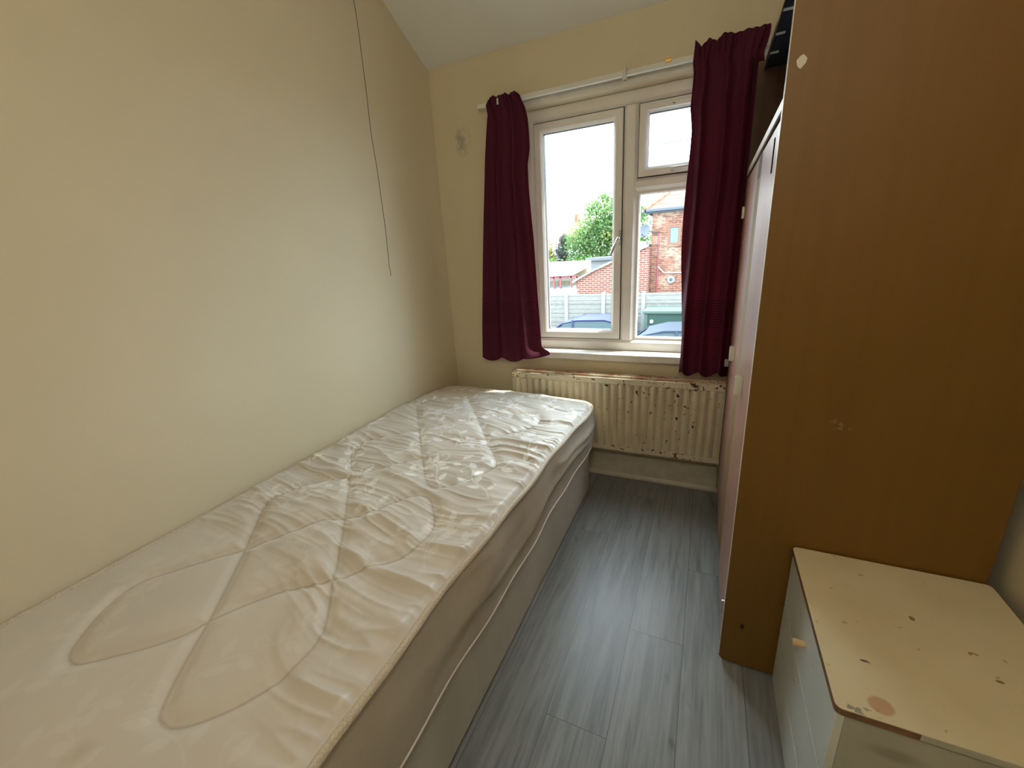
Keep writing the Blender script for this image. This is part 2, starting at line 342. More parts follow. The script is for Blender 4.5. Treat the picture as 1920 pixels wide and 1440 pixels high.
# mullion and transom with chamfered sides
mu = MB(); a, b = -.437, -.367; zb, zt = WZ0+.062, WZ1-.062
mu.prism([(a, YF+.03, zb), (a, YF+.014, zb), (a+.014, YF, zb), (b-.014, YF, zb), (b, YF+.014, zb), (b, YF+.058, zb), (a, YF+.058, zb)], (0, 0, zt-zb)); mu.build('mullion', m_upvc, w1, bevel=.001)
tr_ = MB(); xa, xb = b-.006, WX1-.062; z0_, z1_ = 1.607, 1.667
tr_.prism([(xa, YF+.058, z0_), (xa, YF+.016, z0_), (xa, YF+.001, z0_+.016), (xa, YF+.001, z1_-.014), (xa, YF+.016, z1_), (xa, YF+.058, z1_)], (xb-xa, 0, 0)); tr_.build('transom', m_upvc, w1, bevel=.001)
def sash(x0, x1, z0, z1, wdt, name):
    s = MB().ring(x0, x1, z0, z1, [(0, YF+.05), (0, YF+.004), (.003, YF+.001), (wdt-.016, YF+.001), (wdt-.008, YF+.007), (wdt, YF+.018), (wdt, YF+.05)]).build(name, m_upvc, w1, bevel=.0012)
    MB().ring(x0-.003, x1+.003, z0-.003, z1+.003, [(0, YF+.055), (0, YF+.012), (.006, YF+.012), (.006, YF+.055)]).build('seal', m_rubber, s)
    MB().ring(x0+wdt-.002, x1-wdt+.002, z0+wdt-.002, z1-wdt+.002, [(0, YF+.042), (0, YF+.018), (.003, YF+.018), (.003, YF+.042)]).build('gasket', m_rubber, s)
    tag(MB().box(x0+wdt-.004, x1-wdt+.004, YF+.028, YF+.032, z0+wdt-.004, z1-wdt+.004).build('pane', m_glass, s), 'clear glass pane')
    return s
s1 = sash(-.921, -.441, WZ0+.066, WZ1-.066, .050, 'casement_sash')
s2 = sash(-.362, WX1-.066, 1.671, WZ1-.066, .044, 'top_vent_sash')
bd = MB().ring(-.367, WX1-.06, WZ0+.06, 1.607, [(0, YF+.05), (0, YF+.016), (.012, YF+.018), (.018, YF+.026), (.018, YF+.05)]).build('glazing_bead', m_upvc, w1, bevel=.001)
MB().box(-.352, WX1-.075, YF+.03, YF+.034, WZ0+.074, 1.593).build('pane', m_glass, w1)
# casement handle
hp = bx('handle_plate', m_chrome, s1, -.4555, -.4405, YF-.008, YF+.001, 1.345, 1.425, .003)
MB().tube([(-.448, YF-.006, 1.385), (-.448, YF-.03, 1.385), (-.450, YF-.036, 1.380), (-.468, YF-.038, 1.342), (-.490, YF-.036, 1.296)], [.009, .008, .0085, .0075, .006], 10).build('handle_lever', m_chrome, s1, smooth=True, angle=50)
MB().tube([(-.20, YF-.001, 1.690), (-.20, YF-.012, 1.690)], .010, 14).tube([(-.205, YF-.014, 1.690), (-.12, YF-.016, 1.692), (-.09, YF-.014, 1.693)], [.0075, .006, .005], 8).build('vent_handle', m_white, s2, smooth=True, angle=50)
tv = MB().box(-.335, WX1-.09, YF-.012, YF+.002, 1.958, 1.982).build('trickle_vent', m_upvc, s2, bevel=.004)
MB().box(-.21, -.20, YF-.0135, YF-.0115, 1.967, 1.971).build('screw', m_dark, tv)

# ------------------------------------------------------------------ curtain track and curtains
tk = thing('curtain_track', (-.45, 2.28, 2.10), 'thin white curtain track across the top of the window, with clear bracket', 'curtain track')
MB().box(-1.19, .16, 2.268, 2.282, 2.083, 2.106).build('rail', m_white, tk, bevel=.002)
MB().box(-1.185, .155, 2.262, 2.268, 2.083, 2.087).build('rail_lip', m_white, tk, bevel=.001)
for xx in (-1.12, -.415, .10):
    q = MB().box(xx-.008, xx-.002, 2.258, YW, 2.078, 2.116).box(xx+.002, xx+.008, 2.258, YW, 2.078, 2.116).box(xx-.008, xx+.008, 2.256, 2.262, 2.066, 2.118)
    q.build('bracket', m_chrome, tk, bevel=.001)
MB().box(-.240, -.216, 2.262, 2.268, 2.098, 2.110).box(-.236, -.218, 2.262, 2.268, 2.112, 2.117).build('brass_clip', m_brass, tk, bevel=.001)

def curtain(loc, label, zt, zb, L, Rr, folds, seed, yc=2.245, depth=.022, flare=None):
    nu, nv = 150, 130
    u, v = np.meshgrid(np.linspace(0, 1, nu), np.linspace(0, 1, nv))
    zl = np.array([p[0] for p in L])[::-1]; xl = np.interp(zt+(zb-zt)*v, zl, np.array([p[1] for p in L])[::-1])
    zr = np.array([p[0] for p in Rr])[::-1]; xr = np.interp(zt+(zb-zt)*v, zr, np.array([p[1] for p in Rr])[::-1])
    uu = u + .035*(vn(u*4, v*3, seed)-.5)*np.sin(np.pi*u)
    X = xl + (xr-xl)*uu
    ph = folds*2*np.pi*(u + .05*np.sin(v*2+seed)) + seed
    head = sst(.085, .0, v)                       # gathered heading tape
    amp = depth*(.55+.6*sst(0, .9, v))*(1-.45*head)*(.7+.6*vn(u*5, v*1.2, seed+1))
    F = np.sin(ph) + .22*np.sin(1.7*ph+1+v*1.5)*(1-.5*v)
    Y = yc - amp*F*.8 + .006*(vn(u*9, v*6, seed+2)-.5)
    Y += head*.005*np.sin(u*2*np.pi*folds*3.7)
    X += .006*np.cos(ph)*(1-head)
    Zz = zt + (zb-zt)*v
    Zz += head*.030*(vn(u*folds*2.6, u*0, seed+3)-.4)*sst(.09, 0, v) + sst(.9, 1, v)*.016*np.sin(ph+.6)
    Y = np.where(v < .10, Y - .010*np.sin(np.clip(v/.05, 0, 1)*np.pi)*np.abs(np.sin(u*folds*3*np.pi)), Y)
    if flare: X, Y, Zz = flare(X, Y, Zz, u, v)
    Y = np.minimum(Y, 2.296)
    root = thing('curtain', loc, label, 'curtain', 'pair of burgundy curtains')
    o = grid('curtain_cloth', X, Y, Zz, m_curt, root)
    sd_ = o.modifiers.new('thick', 'SOLIDIFY'); sd_.thickness = .0022; sd_.offset = 0
    return root
def fl(X, Y, Z, u, v):
    k = sst(.93, 1., v)*sst(.72, 1., u)
    X = X + k*.052; Z = Z + k*.050 + sst(.9, 1, v)*.0; Y = Y - k*.012
    j = sst(.80, .97, u)*sst(0, .1, v)*sst(.36, .1, v); Y = Y + .015*j; X = X + .010*j
    return X, Y, Z
cl = curtain((-1.05, 2.245, .72), 'dark burgundy curtain at the left side of the window', 2.112, .716,
        [(2.112, -1.108), (2.09, -1.124), (2.04, -1.112), (1.83, -1.142), (1.56, -1.172), (1.27, -1.200), (.716, -1.248)],
        [(2.112, -.948), (2.095, -.925), (2.04, -.914), (1.85, -.904), (1.78, -.914), (1.40, -.892), (1.08, -.883), (.84, -.874), (.716, -.868)], 2.6, 2, yc=2.240, depth=.030, flare=fl)
MB().box(-1.044, -1.036, 2.206, 2.212, 2.066, 2.094).build('curtain_hook', m_white, cl, bevel=.001)
# wide fold with a light hem hanging in front
def fr_(X, Y, Z, u, v):
    b = sst(.10, 0, v); X = X + b*sst(.45, 1., u)*.048; k = sst(.5, .75, u)*sst(.62, .9, u)*0
    e = sst(.05, .0, u); X = X + e*.012*np.sin(v*9)
    k = sst(.08, .118, X)*sst(.06, .09, v); Y = Y*(1-k) + k*(2.284+.008*np.sin(u*60))
    return X, Y, Z
crt = curtain((0, 2.245, .70), 'dark burgundy curtain between the window and the wardrobe', 2.132, .692,
        [(2.132, -.120), (2.07, -.128), (2.03, -.123), (1.90, -.134), (1.81, -.122), (1.46, -.117), (1.0, -.119), (.692, -.113)],
        [(2.132, .105), (2.05, .118), (2.0, .150), (1.5, .150), (.692, .150)], 3.2, 5, yc=2.240, depth=.030, flare=fr_)

# ------------------------------------------------------------------ radiator
rd = thing('radiator', (-.46, 2.26, .21), 'cream ribbed panel radiator with rust spots under the window', 'radiator')
rx0, rx1, ry = -1.05, .121, 2.212
pf = []; pitch = .0418; x_ = rx0+.012
while x_ + pitch <= rx1-.005:
    for dx, dy in ((0, .015), (.002, .015), (.007, .003), (.0145, -.001), (.018, -.005), (.0225, -.005), (.026, -.001), (.0335, .003), (.039, .015)): pf.append((x_+dx, dy))
    x_ += pitch
pf = [(rx0, .002)] + pf + [(rx1, .002)]
zs = [(.243, 0.), (.252, 1.), (.610, 1.), (.620, 0.)]
X = np.array([[p[0] for p in pf] for _ in zs]); Z = np.array([[q[0]]*len(pf) for q in zs]); Y = np.array([[ry + (p[1] if q[1] else -.001) for p in pf] for q in zs])
fp = grid('front_panel', X, Y, Z, m_rad, rd); fp.data.set_sharp_from_angle(angle=R(40))
q = fp.modifiers.new('thick', 'SOLIDIFY'); q.thickness = .0015; q.offset = 1
MB().box(rx0, rx1, ry-.003, ry+.014, .616, .650).build('top_rail', m_rad, rd, bevel=.004)
MB().box(rx0, rx1, ry-.003, ry+.014, .214, .247).build('bottom_rail', m_rad, rd, bevel=.004)
g = MB().box(rx0, rx1, ry+.004, ry+.078, .648, .657)
for k in range(2): g.box(rx0, rx1, ry+.006+k*.034, ry+.010+k*.034, .655, .662)
g.build('top_grille', m_rad, rd, bevel=.001)
MB().box(rx0, rx1, ry+.062, ry+.076, .216, .648).build('back_panel', m_rad, rd, bevel=.003)
for q_ in (rx0, rx1-.004): MB().box(q_, q_+.004, ry, ry+.076, .216, .655).build('end_cap', m_rad, rd)
for xx in (-.95, .05): MB().box(xx-.015, xx+.015, ry+.07, YW, .30, .60).build('wall_bracket', m_rad, rd)

# ------------------------------------------------------------------ divan base and mattress
dv = thing('divan_base', (-1.0, 1.05, 0), 'pale fabric divan bed base under the quilted mattress', 'bed base')
MB().box(-1.487, -.536, -.06, 2.085, .016, .292).build('base_box', m_divan, dv, bevel=.012, seg=3)
for xx in (-1.42, -.61):
    for y_ in (.02, 2.0): MB().tube([(xx, y_, 0), (xx, y_, .02)], .022, 14).build('foot', m_dark, dv)
ma = thing('mattress', (-1.0, 1.05, .30), 'cream quilted single mattress with leaf pattern lying on the divan', 'mattress')
Y0, Y1, RC = -.05, 2.150, .085
ZY = [-.1, .19, .4, .83, 1.22, 1.65, 1.9, 2.05, 2.15]; ZR = [.550, .550, .556, .562, .548, .532, .515, .505, .512]; ZL = [.526, .527, .530, .534, .542, .556, .548, .538, .530]
def edges(y):
    y = np.asarray(y, float); d = np.clip(y-(Y1-RC), 0, RC); ins = RC - np.sqrt(np.maximum(RC*RC-d*d, 0))
    xr = -.517 + .004*np.sin(y*7+.5) + .003*np.sin(y*17) - ins; xl = -1.499 + ins*1.1 + .006*sst(1.6, 1.9, y)
    return xl, xr
def ztop(x, y):
    xl, xr = edges(np.clip(y, Y0, Y1-RC)); f = np.clip((x-xl)/(xr-xl), 0, 1)
    a = np.interp(y, ZY, ZL); b = np.interp(y, ZY, ZR)
    return a*(1-f)+b*f + .010*np.sin(np.pi*f)
nx, ny = 300, 660
vv = np.concatenate([np.linspace(Y0, Y1-RC, ny-30, endpoint=False), Y1-RC+RC*np.sin(np.linspace(0, 1, 30)*np.pi/2)])
U, V = np.meshgrid(np.linspace(0, 1, nx), vv); xl_, xr_ = edges(V); X = xl_ + (xr_-xl_)*U
loops = {'a': [(-1.16,.98),(-1.061,.876),(-.98,.785),(-.871,.659),(-.799,.57),(-.746,.509),(-.705,.453),(-.691,.402),(-.697,.338),(-.729,.28),(-.77,.233),(-.804,.21),(-.836,.208),(-.858,.217),(-.896,.257),(-.949,.323),(-.99,.379),(-1.051,.451),(-1.164,.582),(-1.267,.697),(-1.326,.766),(-1.333,.829),(-1.284,.918),(-1.211,.968)],
 'b': [(-1.163,.577),(-1.224,.515),(-1.276,.454),(-1.322,.387),(-1.301,.315),(-1.256,.256),(-1.215,.217),(-1.178,.204),(-1.146,.21),(-1.102,.243),(-1.048,.287),(-1.004,.338),(-.99,.379),(-.952,.443),(-.894,.507),(-.799,.57),(-.761,.626),(-.694,.695),(-.673,.766),(-.684,.843),(-.739,.916),(-.792,.964),(-.851,.953),(-.894,.889),(-.923,.829),(-.98,.785),(-1.037,.753),(-1.086,.683),(-1.132,.617)],
 'c': [(-1.368,1.674),(-1.18,1.44),(-.997,1.213),(-.914,1.113),(-.86,1.052),(-.812,1.027),(-.772,1.051),(-.736,1.106),(-.704,1.173),(-.681,1.229),(-.689,1.27),(-.732,1.329),(-.837,1.461),(-.973,1.638),(-1.131,1.839),(-1.209,1.921),(-1.32,1.917),(-1.407,1.812),(-1.389,1.716)],
 'd': [(-1.331,1.175),(-1.246,1.076),(-1.194,1.036),(-1.152,1.038),(-1.099,1.081),(-1.062,1.145),(-.997,1.213),(-.956,1.313),(-.898,1.42),(-.837,1.461),(-.76,1.56),(-.70,1.66),(-.69,1.75),(-.74,1.82),(-.82,1.81),(-.93,1.70),(-.973,1.638),(-1.08,1.56),(-1.18,1.44),(-1.26,1.37),(-1.35,1.28)]}
D = np.full(X.shape, 9.); DX = np.zeros_like(D)
def smooth_loop(p, k=6):
    n = len(p); out = []
    for i in range(n):
        P0, P1, P2, P3 = (np.array(p[(i+j) % n]) for j in (-1, 0, 1, 2))
        for s_ in range(k):
            t_ = s_/k; out.append(.5*((2*P1)+(-P0+P2)*t_+(2*P0-5*P1+4*P2-P3)*t_**2+(-P0+3*P1-3*P2+P3)*t_**3))
    return out
def segd(X, V, a, b):
    d = b-a; t_ = np.clip(((X-a[0])*d[0]+(V-a[1])*d[1])/(d@d+1e-12), 0, 1); return np.hypot(X-a[0]-t_*d[0], V-a[1]-t_*d[1])
for L in loops.values():
    S_ = smooth_loop(L, 4)
    for i in range(len(S_)):
        a, b = S_[i], S_[(i+1) % len(S_)]
        r_ = np.where((vv > min(a[1], b[1])-.14) & (vv < max(a[1], b[1])+.14))[0]
        if len(r_): q = slice(r_[0], r_[-1]+1); D[q] = np.minimum(D[q], segd(X[q], V[q], a, b))
E_ = np.minimum(np.minimum(X-xl_, xr_-X), Y1-V)
H = .011*(1-np.exp(-D/.022)) * sst(-.0, .04, D+.012)
wx = X + .03*(vn(X*5, V*5, 11)-.5); wy = V + .10*(vn(X*3, V*3, 12)-.5)*1.0 + .12*(X+1)*1.0
rid = lambda n_: (1-np.abs(2*n_-1))
w1_ = rid(vn(wx*3.2, wy*15, 21, 128))**2.2; w2_ = rid(vn(wx*6, wy*34, 22, 128))**2
w3_ = rid(vn(wx*9, wy*62, 24, 128))**1.6
region = sst(.42, .72, V + .9*np.maximum(X+.95, -.08))
near_r = np.exp(-(xr_-X)/.10); near_l = np.exp(-(X-xl_)/.06)
inside = sst(.0, .06, D)
H += 1.35*region*(.0085*w1_*(.45+.55*inside) + .0050*w2_*(.45+.55*np.exp(-D/.05)) + .0022*w3_*(.3+.7*np.exp(-D/.03)) + .004*w2_*(near_r+.6*near_l))
H += region*.003*rid(vn(wy*9, wx*11, 23, 128))**2
H += .003*vn(X*6, V*5, 31)
H *= sst(-.004, .03, E_)
# damask leaves and tendrils
DM = np.zeros_like(X); rg = random.Random(11)
def rasterpts(cx, cy, r):
    j0, j1 = np.searchsorted(vv, cy-r), np.searchsorted(vv, cy+r); x0 = edges(np.array([cy]))[0][0]
    i0 = int(max(0, (cx-r+1.5)/.985*nx-6)); i1 = int(min(nx, (cx+r+1.5)/.985*nx+8)); return slice(j0, j1), slice(i0, i1)
def leaf(cx, cy, an, L_, w_):
    s_ = rasterpts(cx, cy, L_)
    if DM[s_].size == 0: return
    a_, b_ = X[s_]-cx, V[s_]-cy; u_ = (a_*math.cos(an)+b_*math.sin(an))/L_*2; v_ = (-a_*math.sin(an)+b_*math.cos(an))/w_*2
    k = np.clip((1-u_*u_*np.abs(1.1-.2*u_)-np.abs(v_)*1.0)/.18, 0, 1) * (.75+.25*np.clip(np.abs(v_)/.12, 0, 1)); DM[s_] = np.maximum(DM[s_], k)
def stroke(pts, w_):
    for a, b in zip(pts, pts[1:]):
        a, b = np.array(a), np.array(b); m_ = (a+b)/2; s_ = rasterpts(m_[0], m_[1], .02+np.hypot(*(b-a)))
        if DM[s_].size: DM[s_] = np.maximum(DM[s_], np.clip((w_-segd(X[s_], V[s_], a, b))/.0018, 0, 1)*.8)
for r0_ in range(13):
    for c0_ in range(5):
        px0, py0 = -1.42+c0_*.21+(.105 if r0_ % 2 else 0)+rg.uniform(-.02, .02), .02+r0_*.168+rg.uniform(-.02, .02)
        an = rg.choice((.6, 1.0, 2.2, 2.6))+rg.uniform(-.3, .3); cur = rg.choice((-1, 1))*rg.uniform(5, 8); p = [(px0, py0)]; st_ = .012
        for k in range(17):
            an += cur*st_*(1 if k < 9 else -1.5); p.append((p[-1][0]+math.cos(an)*st_, p[-1][1]+math.sin(an)*st_))
            if k in (2, 5, 8, 11, 14):
                sgn = 1 if k % 2 else -1; la = an+sgn*.8; L_ = rg.uniform(.046, .060); leaf(p[-1][0]+math.cos(la)*(L_*.5+.006), p[-1][1]+math.sin(la)*(L_*.5+.006), la, L_, .026)
        stroke(p, .0034)
        q_ = [p[-1]]; a2 = an
        for k in range(12): a2 += cur*.012*(2+k*.55); q_.append((q_[-1][0]+math.cos(a2)*.008, q_[-1][1]+math.sin(a2)*.008))
        stroke(q_, .0030)
DM *= .10+.90*sst(.6, 1.2, V)  # leaf contrast fades toward the near end, painting in the satin's sheen
Z = ztop(X, V) + H
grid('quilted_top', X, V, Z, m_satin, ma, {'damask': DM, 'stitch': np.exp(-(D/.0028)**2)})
# perimeter
per = [(edges(y)[1].item(), float(y), 1., 0.) for y in np.linspace(Y0, Y1-RC, 260)]
xr0 = edges(Y1-RC)[1].item(); xl0 = edges(Y1-RC)[0].item()
per += [(xr0-RC+RC*math.cos(a_), Y1-RC+RC*math.sin(a_), math.cos(a_), math.sin(a_)) for a_ in np.linspace(0, math.pi/2, 18)[1:]]
per += [(x_, Y1, 0., 1.) for x_ in np.linspace(xr0-RC, xl0+RC, 90)[1:-1]]
per += [(xl0+RC*(1-math.sin(a_)), Y1-RC+RC*math.cos(a_), -math.sin(a_), math.cos(a_)) for a_ in np.linspace(0, math.pi/2, 14)]
per += [(edges(y)[0].item(), float(y), -1., 0.) for y in np.linspace(Y1-RC, Y0, 120)[1:]]
per += [(x_, Y0, 0., -1.) for x_ in np.linspace(per[-1][0], per[0][0], 60)[1:-1]]
PX, PY, NX_, NY_ = (np.array(c_) for c_ in zip(*per)); PZ = ztop(PX, PY)
s = np.linspace(0, 1, 26)[:, None]; arc = np.cumsum(np.r_[0, np.hypot(np.diff(PX), np.diff(PY))])[None, :]
bul = .012*np.sin(np.pi*s)
fold = .011*rid(vn(arc*1.6+s*.5, s*3.4-arc*.9, 41))**2 + .007*(vn(arc*5+s*3, s*2.5, 42)-.5)
bul = bul + (fold-.008)*np.sin(np.pi*s)**.6*np.where(NX_ < -.5, .2, 1)[None, :]
bul = np.where((NX_ < -.5)[None, :], np.minimum(bul, .002), bul)
ZB = .305
grid('side_border', PX+NX_*bul, PY+NY_*bul, PZ-.004+(ZB-PZ+.004)*s, m_border, ma, close_u=True)
def piping(name, dz, r_, mat, out=0., wob=0.):
    pts = [(a+nx_*out, b+ny_*out, c_+dz+wob*math.sin(b*9)) for a, b, nx_, ny_, c_ in zip(PX, PY, NX_, NY_, (PZ if dz > -.1 else np.full_like(PZ, ZB+dz*0)))]
    th = np.linspace(0, 2*np.pi, 10, endpoint=False); P = np.array(pts)
    c_, s_2 = np.cos(th)[:, None], np.sin(th)[:, None]
    return grid(name, P[None, :, 0]+NX_[None]*c_*r_, P[None, :, 1]+NY_[None]*c_*r_, P[None, :, 2]+s_2*r_*1.15, mat, ma, close_u=True), P
def pip(name, P, r_, mat, par=None):
    th = np.linspace(0, 2*np.pi, 11); c_, s_2 = np.cos(th)[:, None], np.sin(th)[:, None]
    return grid(name, P[None, :, 0]+NX_[None]*c_*r_, P[None, :, 1]+NY_[None]*c_*r_, P[None, :, 2]+s_2*r_*1.2, mat, par or ma, close_u=True)
P_ = np.stack([PX-NX_*.002, PY-NY_*.002, PZ+.002], 1); pip('edge_piping', P_, .0085, m_tape)
P_ = np.stack([PX+NX_*-.002, PY+NY_*-.002, np.full_like(PX, ZB-.004)], 1); pip('lower_piping', P_, .0045, m_gloss)
grid('underside', *(np.array(a_) for a_ in ([[-1.49, -.53], [-1.49, -.53]], [[Y0, Y0], [2.08, 2.08]], [[.301, .301], [.301, .301]])), m_border, ma)
lx, ly = np.meshgrid(np.linspace(0, 1, 14), np.linspace(0, 1, 14))
A_, B_, C_, D_ = np.array((-.735, 2.045)), np.array((-.548, 1.80)), np.array((-.535, 2.02)), np.array((-.640, 2.105))
LX = (A_[0]*(1-lx)+B_[0]*lx)*(1-ly)+(D_[0]*(1-lx)+C_[0]*lx)*ly; LY = (A_[1]*(1-lx)+B_[1]*lx)*(1-ly)+(D_[1]*(1-lx)+C_[1]*lx)*ly
tag(grid('care_label', LX, LY, ztop(LX, LY)+.0085, m_label, ma), 'white printed fabric label at the far corner')

# ------------------------------------------------------------------ wardrobe
wd = thing('wardrobe', (.4, 1.735, 0), 'tall brown wooden wardrobe with doors tinted pinkish by painted window reflection against the right wall', 'wardrobe')
WX, WBK, Ya, Yb, ZT = .123, .672, 1.210, 2.262, 2.02
sp = MB().prism([(WX, Ya, .022), (WX+.012, Ya, .008), (WBK, Ya, .008), (WBK, Ya, 2.032), (WX, Ya, 2.032)], (0, .017, 0)).build('side_panel', m_brown, wd, bevel=.0015)
MB().box(WX-.0008, WX+.0002, Ya, Ya+.017, .03, 2.03).build('edge_strip', m_edge, sp)
MB().prism([(WX+.0005, Yb, .06), (WBK, Yb, .06), (WBK, Yb, ZT), (WX+.0005, Yb, ZT)][::-1], (0, -.017, 0)).build('side_panel', m_brown_in, wd, bevel=.001)
MB().box(WX+.02, WX+.036, Ya+.017, Yb-.017, .010, .075).build('plinth', m_brown_in, wd)
MB().box(WX+.004, WBK, Ya+.017, Yb-.017, .075, .093).build('floor_panel', m_brown_in, wd)
MB().box(WBK-.006, WBK, Ya+.017, Yb-.017, .08, 2.0).build('back_panel', m_brown_in, wd)
sh = MB().box(WX+.004, WBK-.006, Ya+.017, Yb-.017, 1.600, 1.622).build('shelf', m_brown_in, wd)
MB().box(WX-.001, WX+.004, Ya+.017, Yb-.002, 1.600, 1.623).build('edge_strip', m_edge, sh, bevel=.001)
MB().box(WX+.0012, WX+.024, 1.599, 1.731, .093, 1.585).build('centre_stile', m_stile, wd)
MB().box(WX+.0008, WX+.0013, 1.61, 1.70, 1.515, 1.583).build('catch_plate', m_brown_in, wd)
def door(y0, y1, hy, fy, hz):
    d = MB().box(WX+.001, WX+.017, y0, y1, .085, 1.583).build('door', m_door, wd, bevel=.001)
    # U-shaped pull
    yo = hy; h = MB(); o_ = .020; z0, z1 = hz-.030, hz+.030
    pr_ = [(WX+.001, yo-.011), (WX-o_, yo-.008), (WX-o_, yo+.008), (WX+.001, yo+.011), (WX+.001, yo+.009), (WX-o_+.003, yo+.006), (WX-o_+.003, yo-.006), (WX+.001, yo-.009)]
    h.prism([(a_, b_, z0) for a_, b_ in pr_], (0, 0, z1-z0)); h.build('pull_handle', m_handle, d, bevel=.0006)
    for zz_ in ((.20,) if y0 < 1.3 else (.20, 1.45)):
        MB().tube([(WX-.004, fy, zz_-.025), (WX-.004, fy, zz_+.025)], .0045, 8).box(WX-.003, WX+.002, fy-.006, fy+.006, zz_-.022, zz_+.022).build('hinge', m_chrome, d, smooth=True)
    return d
d1 = door(1.230, 1.598, 1.452, 1.234, .885); d2 = door(1.732, 2.243, 1.905, 2.240, .885)
MB().box(WX-.0003, WX+.0012, 1.300, 1.318, 1.482, 1.560).build('slot', M('matt_black_slot', (.02,.012,.01), 1., 0.).m, d1)
tp = MB().box(.148, WBK, Ya+.018, Yb+.002, 1.990, 2.008).build('top_panel', m_navy, wd); tag(tp, 'dark navy underside of the wardrobe top, with small white strips')
MB().box(.1445, .148, Ya+.018, Yb+.002, 1.988, 2.010).build('edge_strip', m_chrome, tp)
for y_ in (2.086, 1.924, 1.756, 1.59, 1.42): MB().box(.149, .176, y_-.009, y_+.009, 1.9885, 1.9902).build('white_strip', m_white, tp)
stk = MB().prism([(a_, Ya-.0006, b_) for a_, b_ in ((.137,1.684),(.143,1.691),(.149,1.6935),(.1565,1.685),(.155,1.677),(.146,1.667),(.140,1.673))], (0, .0007, 0)).build('sticker', m_paper, sp)

# ------------------------------------------------------------------ bedside cabinet
cb = thing('bedside_cabinet', (.475, .97, 0), 'worn cream bedside cabinet with wooden knob in front of the wardrobe side', 'bedside cabinet')
cx0, cx1, cy0, cy1, ct = .271, .676, .733, 1.203, .497
def rrect(x0, x1, y0, y1, r_, k=5):
    o_ = []
    for cx_, cy_, a0 in ((x1-r_, y1-r_, 0), (x0+r_, y1-r_, 90), (x0+r_, y0+r_, 180), (x1-r_, y0+r_, 270)):
        for i in range(k+1): a_ = R(a0+90*i/k); o_.append((cx_+r_*math.cos(a_), cy_+r_*math.sin(a_)))
    return o_
tpn = MB().prism([(a_, b_, ct-.0016) for a_, b_ in rrect(cx0, cx1, cy0, cy1, .012)], (0, 0, .0016)).build('top', m_cabtop, cb)
MB().prism([(a_, b_, ct-.016) for a_, b_ in rrect(cx0, cx1, cy0, cy1, .012)], (0, 0, .0144)).build('chipped_edge', m_chip, tpn)
MB().box(cx0+.12, cx1-.01, cy0-.001, cy0+.001, ct-.014, ct-.001).build('edge_band', m_cabside, tpn)
MB().box(cx0+.018, cx1-.006, cy0+.006, cy0+.020, .004, ct-.016).build('side_panel', m_cabside, cb, bevel=.001)
MB().box(cx0+.018, cx1-.006, cy1-.020, cy1-.004, .004, ct-.016).build('side_panel', m_cabside, cb, bevel=.001)
MB().box(cx1-.012, cx1-.006, cy0+.02, cy1-.02, .01, ct-.016).build('back_panel', m_cabside, cb)
for z0, z1 in ((.302, ct-.019), (.142, .297), (.008, .137)):
    dr = MB().box(cx0+.003, cx0+.017, cy0+.003, cy1-.004, z0, z1).build('drawer', m_cabw, cb, bevel=.0015)
    zk = (z0+z1)/2+.004
    if z0 > .2: MB().tube([(cx0+.004, .967, zk), (cx0-.018, .967, zk), (cx0-.022, .967, zk)], [.0075, .0085, .007], 14).build('knob', m_knob, dr, smooth=True, angle=50)

# ------------------------------------------------------------------ pull cord
pc = MB().tube([(-1.452+.0012*math.sin(k*1.3), 1.712-.004*math.sin(k*.6), 2.70-(2.70-1.262)*k/24) for k in range(25)], .0013, 6).build('pull_cord', m_cord, smooth=True)
tag(pc, 'thin dark pull cord hanging beside the left wall', 'cord')
# ------------------------------------------------------------------ added fill globe, unseen behind the viewpoint, brightens the room
LPX, LPY = .05, -.48
lp = thing('added_fill_globe', (LPX, LPY, ZC), 'unseen glowing globe added behind the viewpoint to brighten the room', 'lamp')
MB().tube([(LPX, LPY, ZC), (LPX, LPY, ZC-.03)], .05, 28).build('fill_globe_mount', m_white, lp, smooth=True, angle=50)
MB().tube([(LPX, LPY, ZC-.03), (LPX, LPY, 2.34)], .004, 8).build('fill_globe_flex', m_white, lp, smooth=True, angle=50)
em = M('fill_globe_glow', (.9,.88,.8), .4); em.b.inputs['Emission Color'].default_value = (1, .92, .80, 1); em.b.inputs['Emission Strength'].default_value = 9.5  # glowing surface of the added fill globe
MB().tube([(LPX, LPY, 2.22+.13*math.cos(math.pi*i/14)) for i in range(15)], [max(.003, .13*math.sin(math.pi*i/14)) for i in range(15)], 28).build('fill_globe_surface', em.m, lp, smooth=True, angle=60)
#EXTERIOR
# ================================================================== outside
ZG = -1.75
t = M('tarmac', rough=.9); t.col(t.ramp(t.noise(30, 5), [(.3, (.10,.10,.10)), (.7, (.16,.16,.155))])); m_tar = t.m
struct(MB().box(-60, 60, 2.7, 90, ZG-.2, ZG).build('ground', m_tar))
def brick(name, a, b, mor, worn=0):
    t = M(name, rough=.85, spec=.2); x, y, z = t.sep()
    k = t.n.new('ShaderNodeTexBrick'); k.inputs['Scale'].default_value = 1.0; k.inputs['Brick Width'].default_value = .225; k.inputs['Row Height'].default_value = .075
    k.inputs['Mortar Size'].default_value = .009; k.inputs['Color1'].default_value = (*a, 1); k.inputs['Color2'].default_value = (*b, 1); k.inputs['Mortar'].default_value = (*mor, 1)
    k.offset = .5; t.l.new(t.comb(t.math('ADD', x, y), z, 0.), k.inputs['Vector']); c = k.outputs['Color']
    if worn:
        c = t.mix(t.ramp(t.noise(1.3, 5), [(.54, 0.), (.66, .6)]), c, (.27,.21,.155)); c = t.mix(t.ramp(t.noise(7, 3, t.map((1, 1, 2.5))), [(.50, 0.), (.60, .7)]), c, (.085,.045,.035))
    t.col(c); return t.m
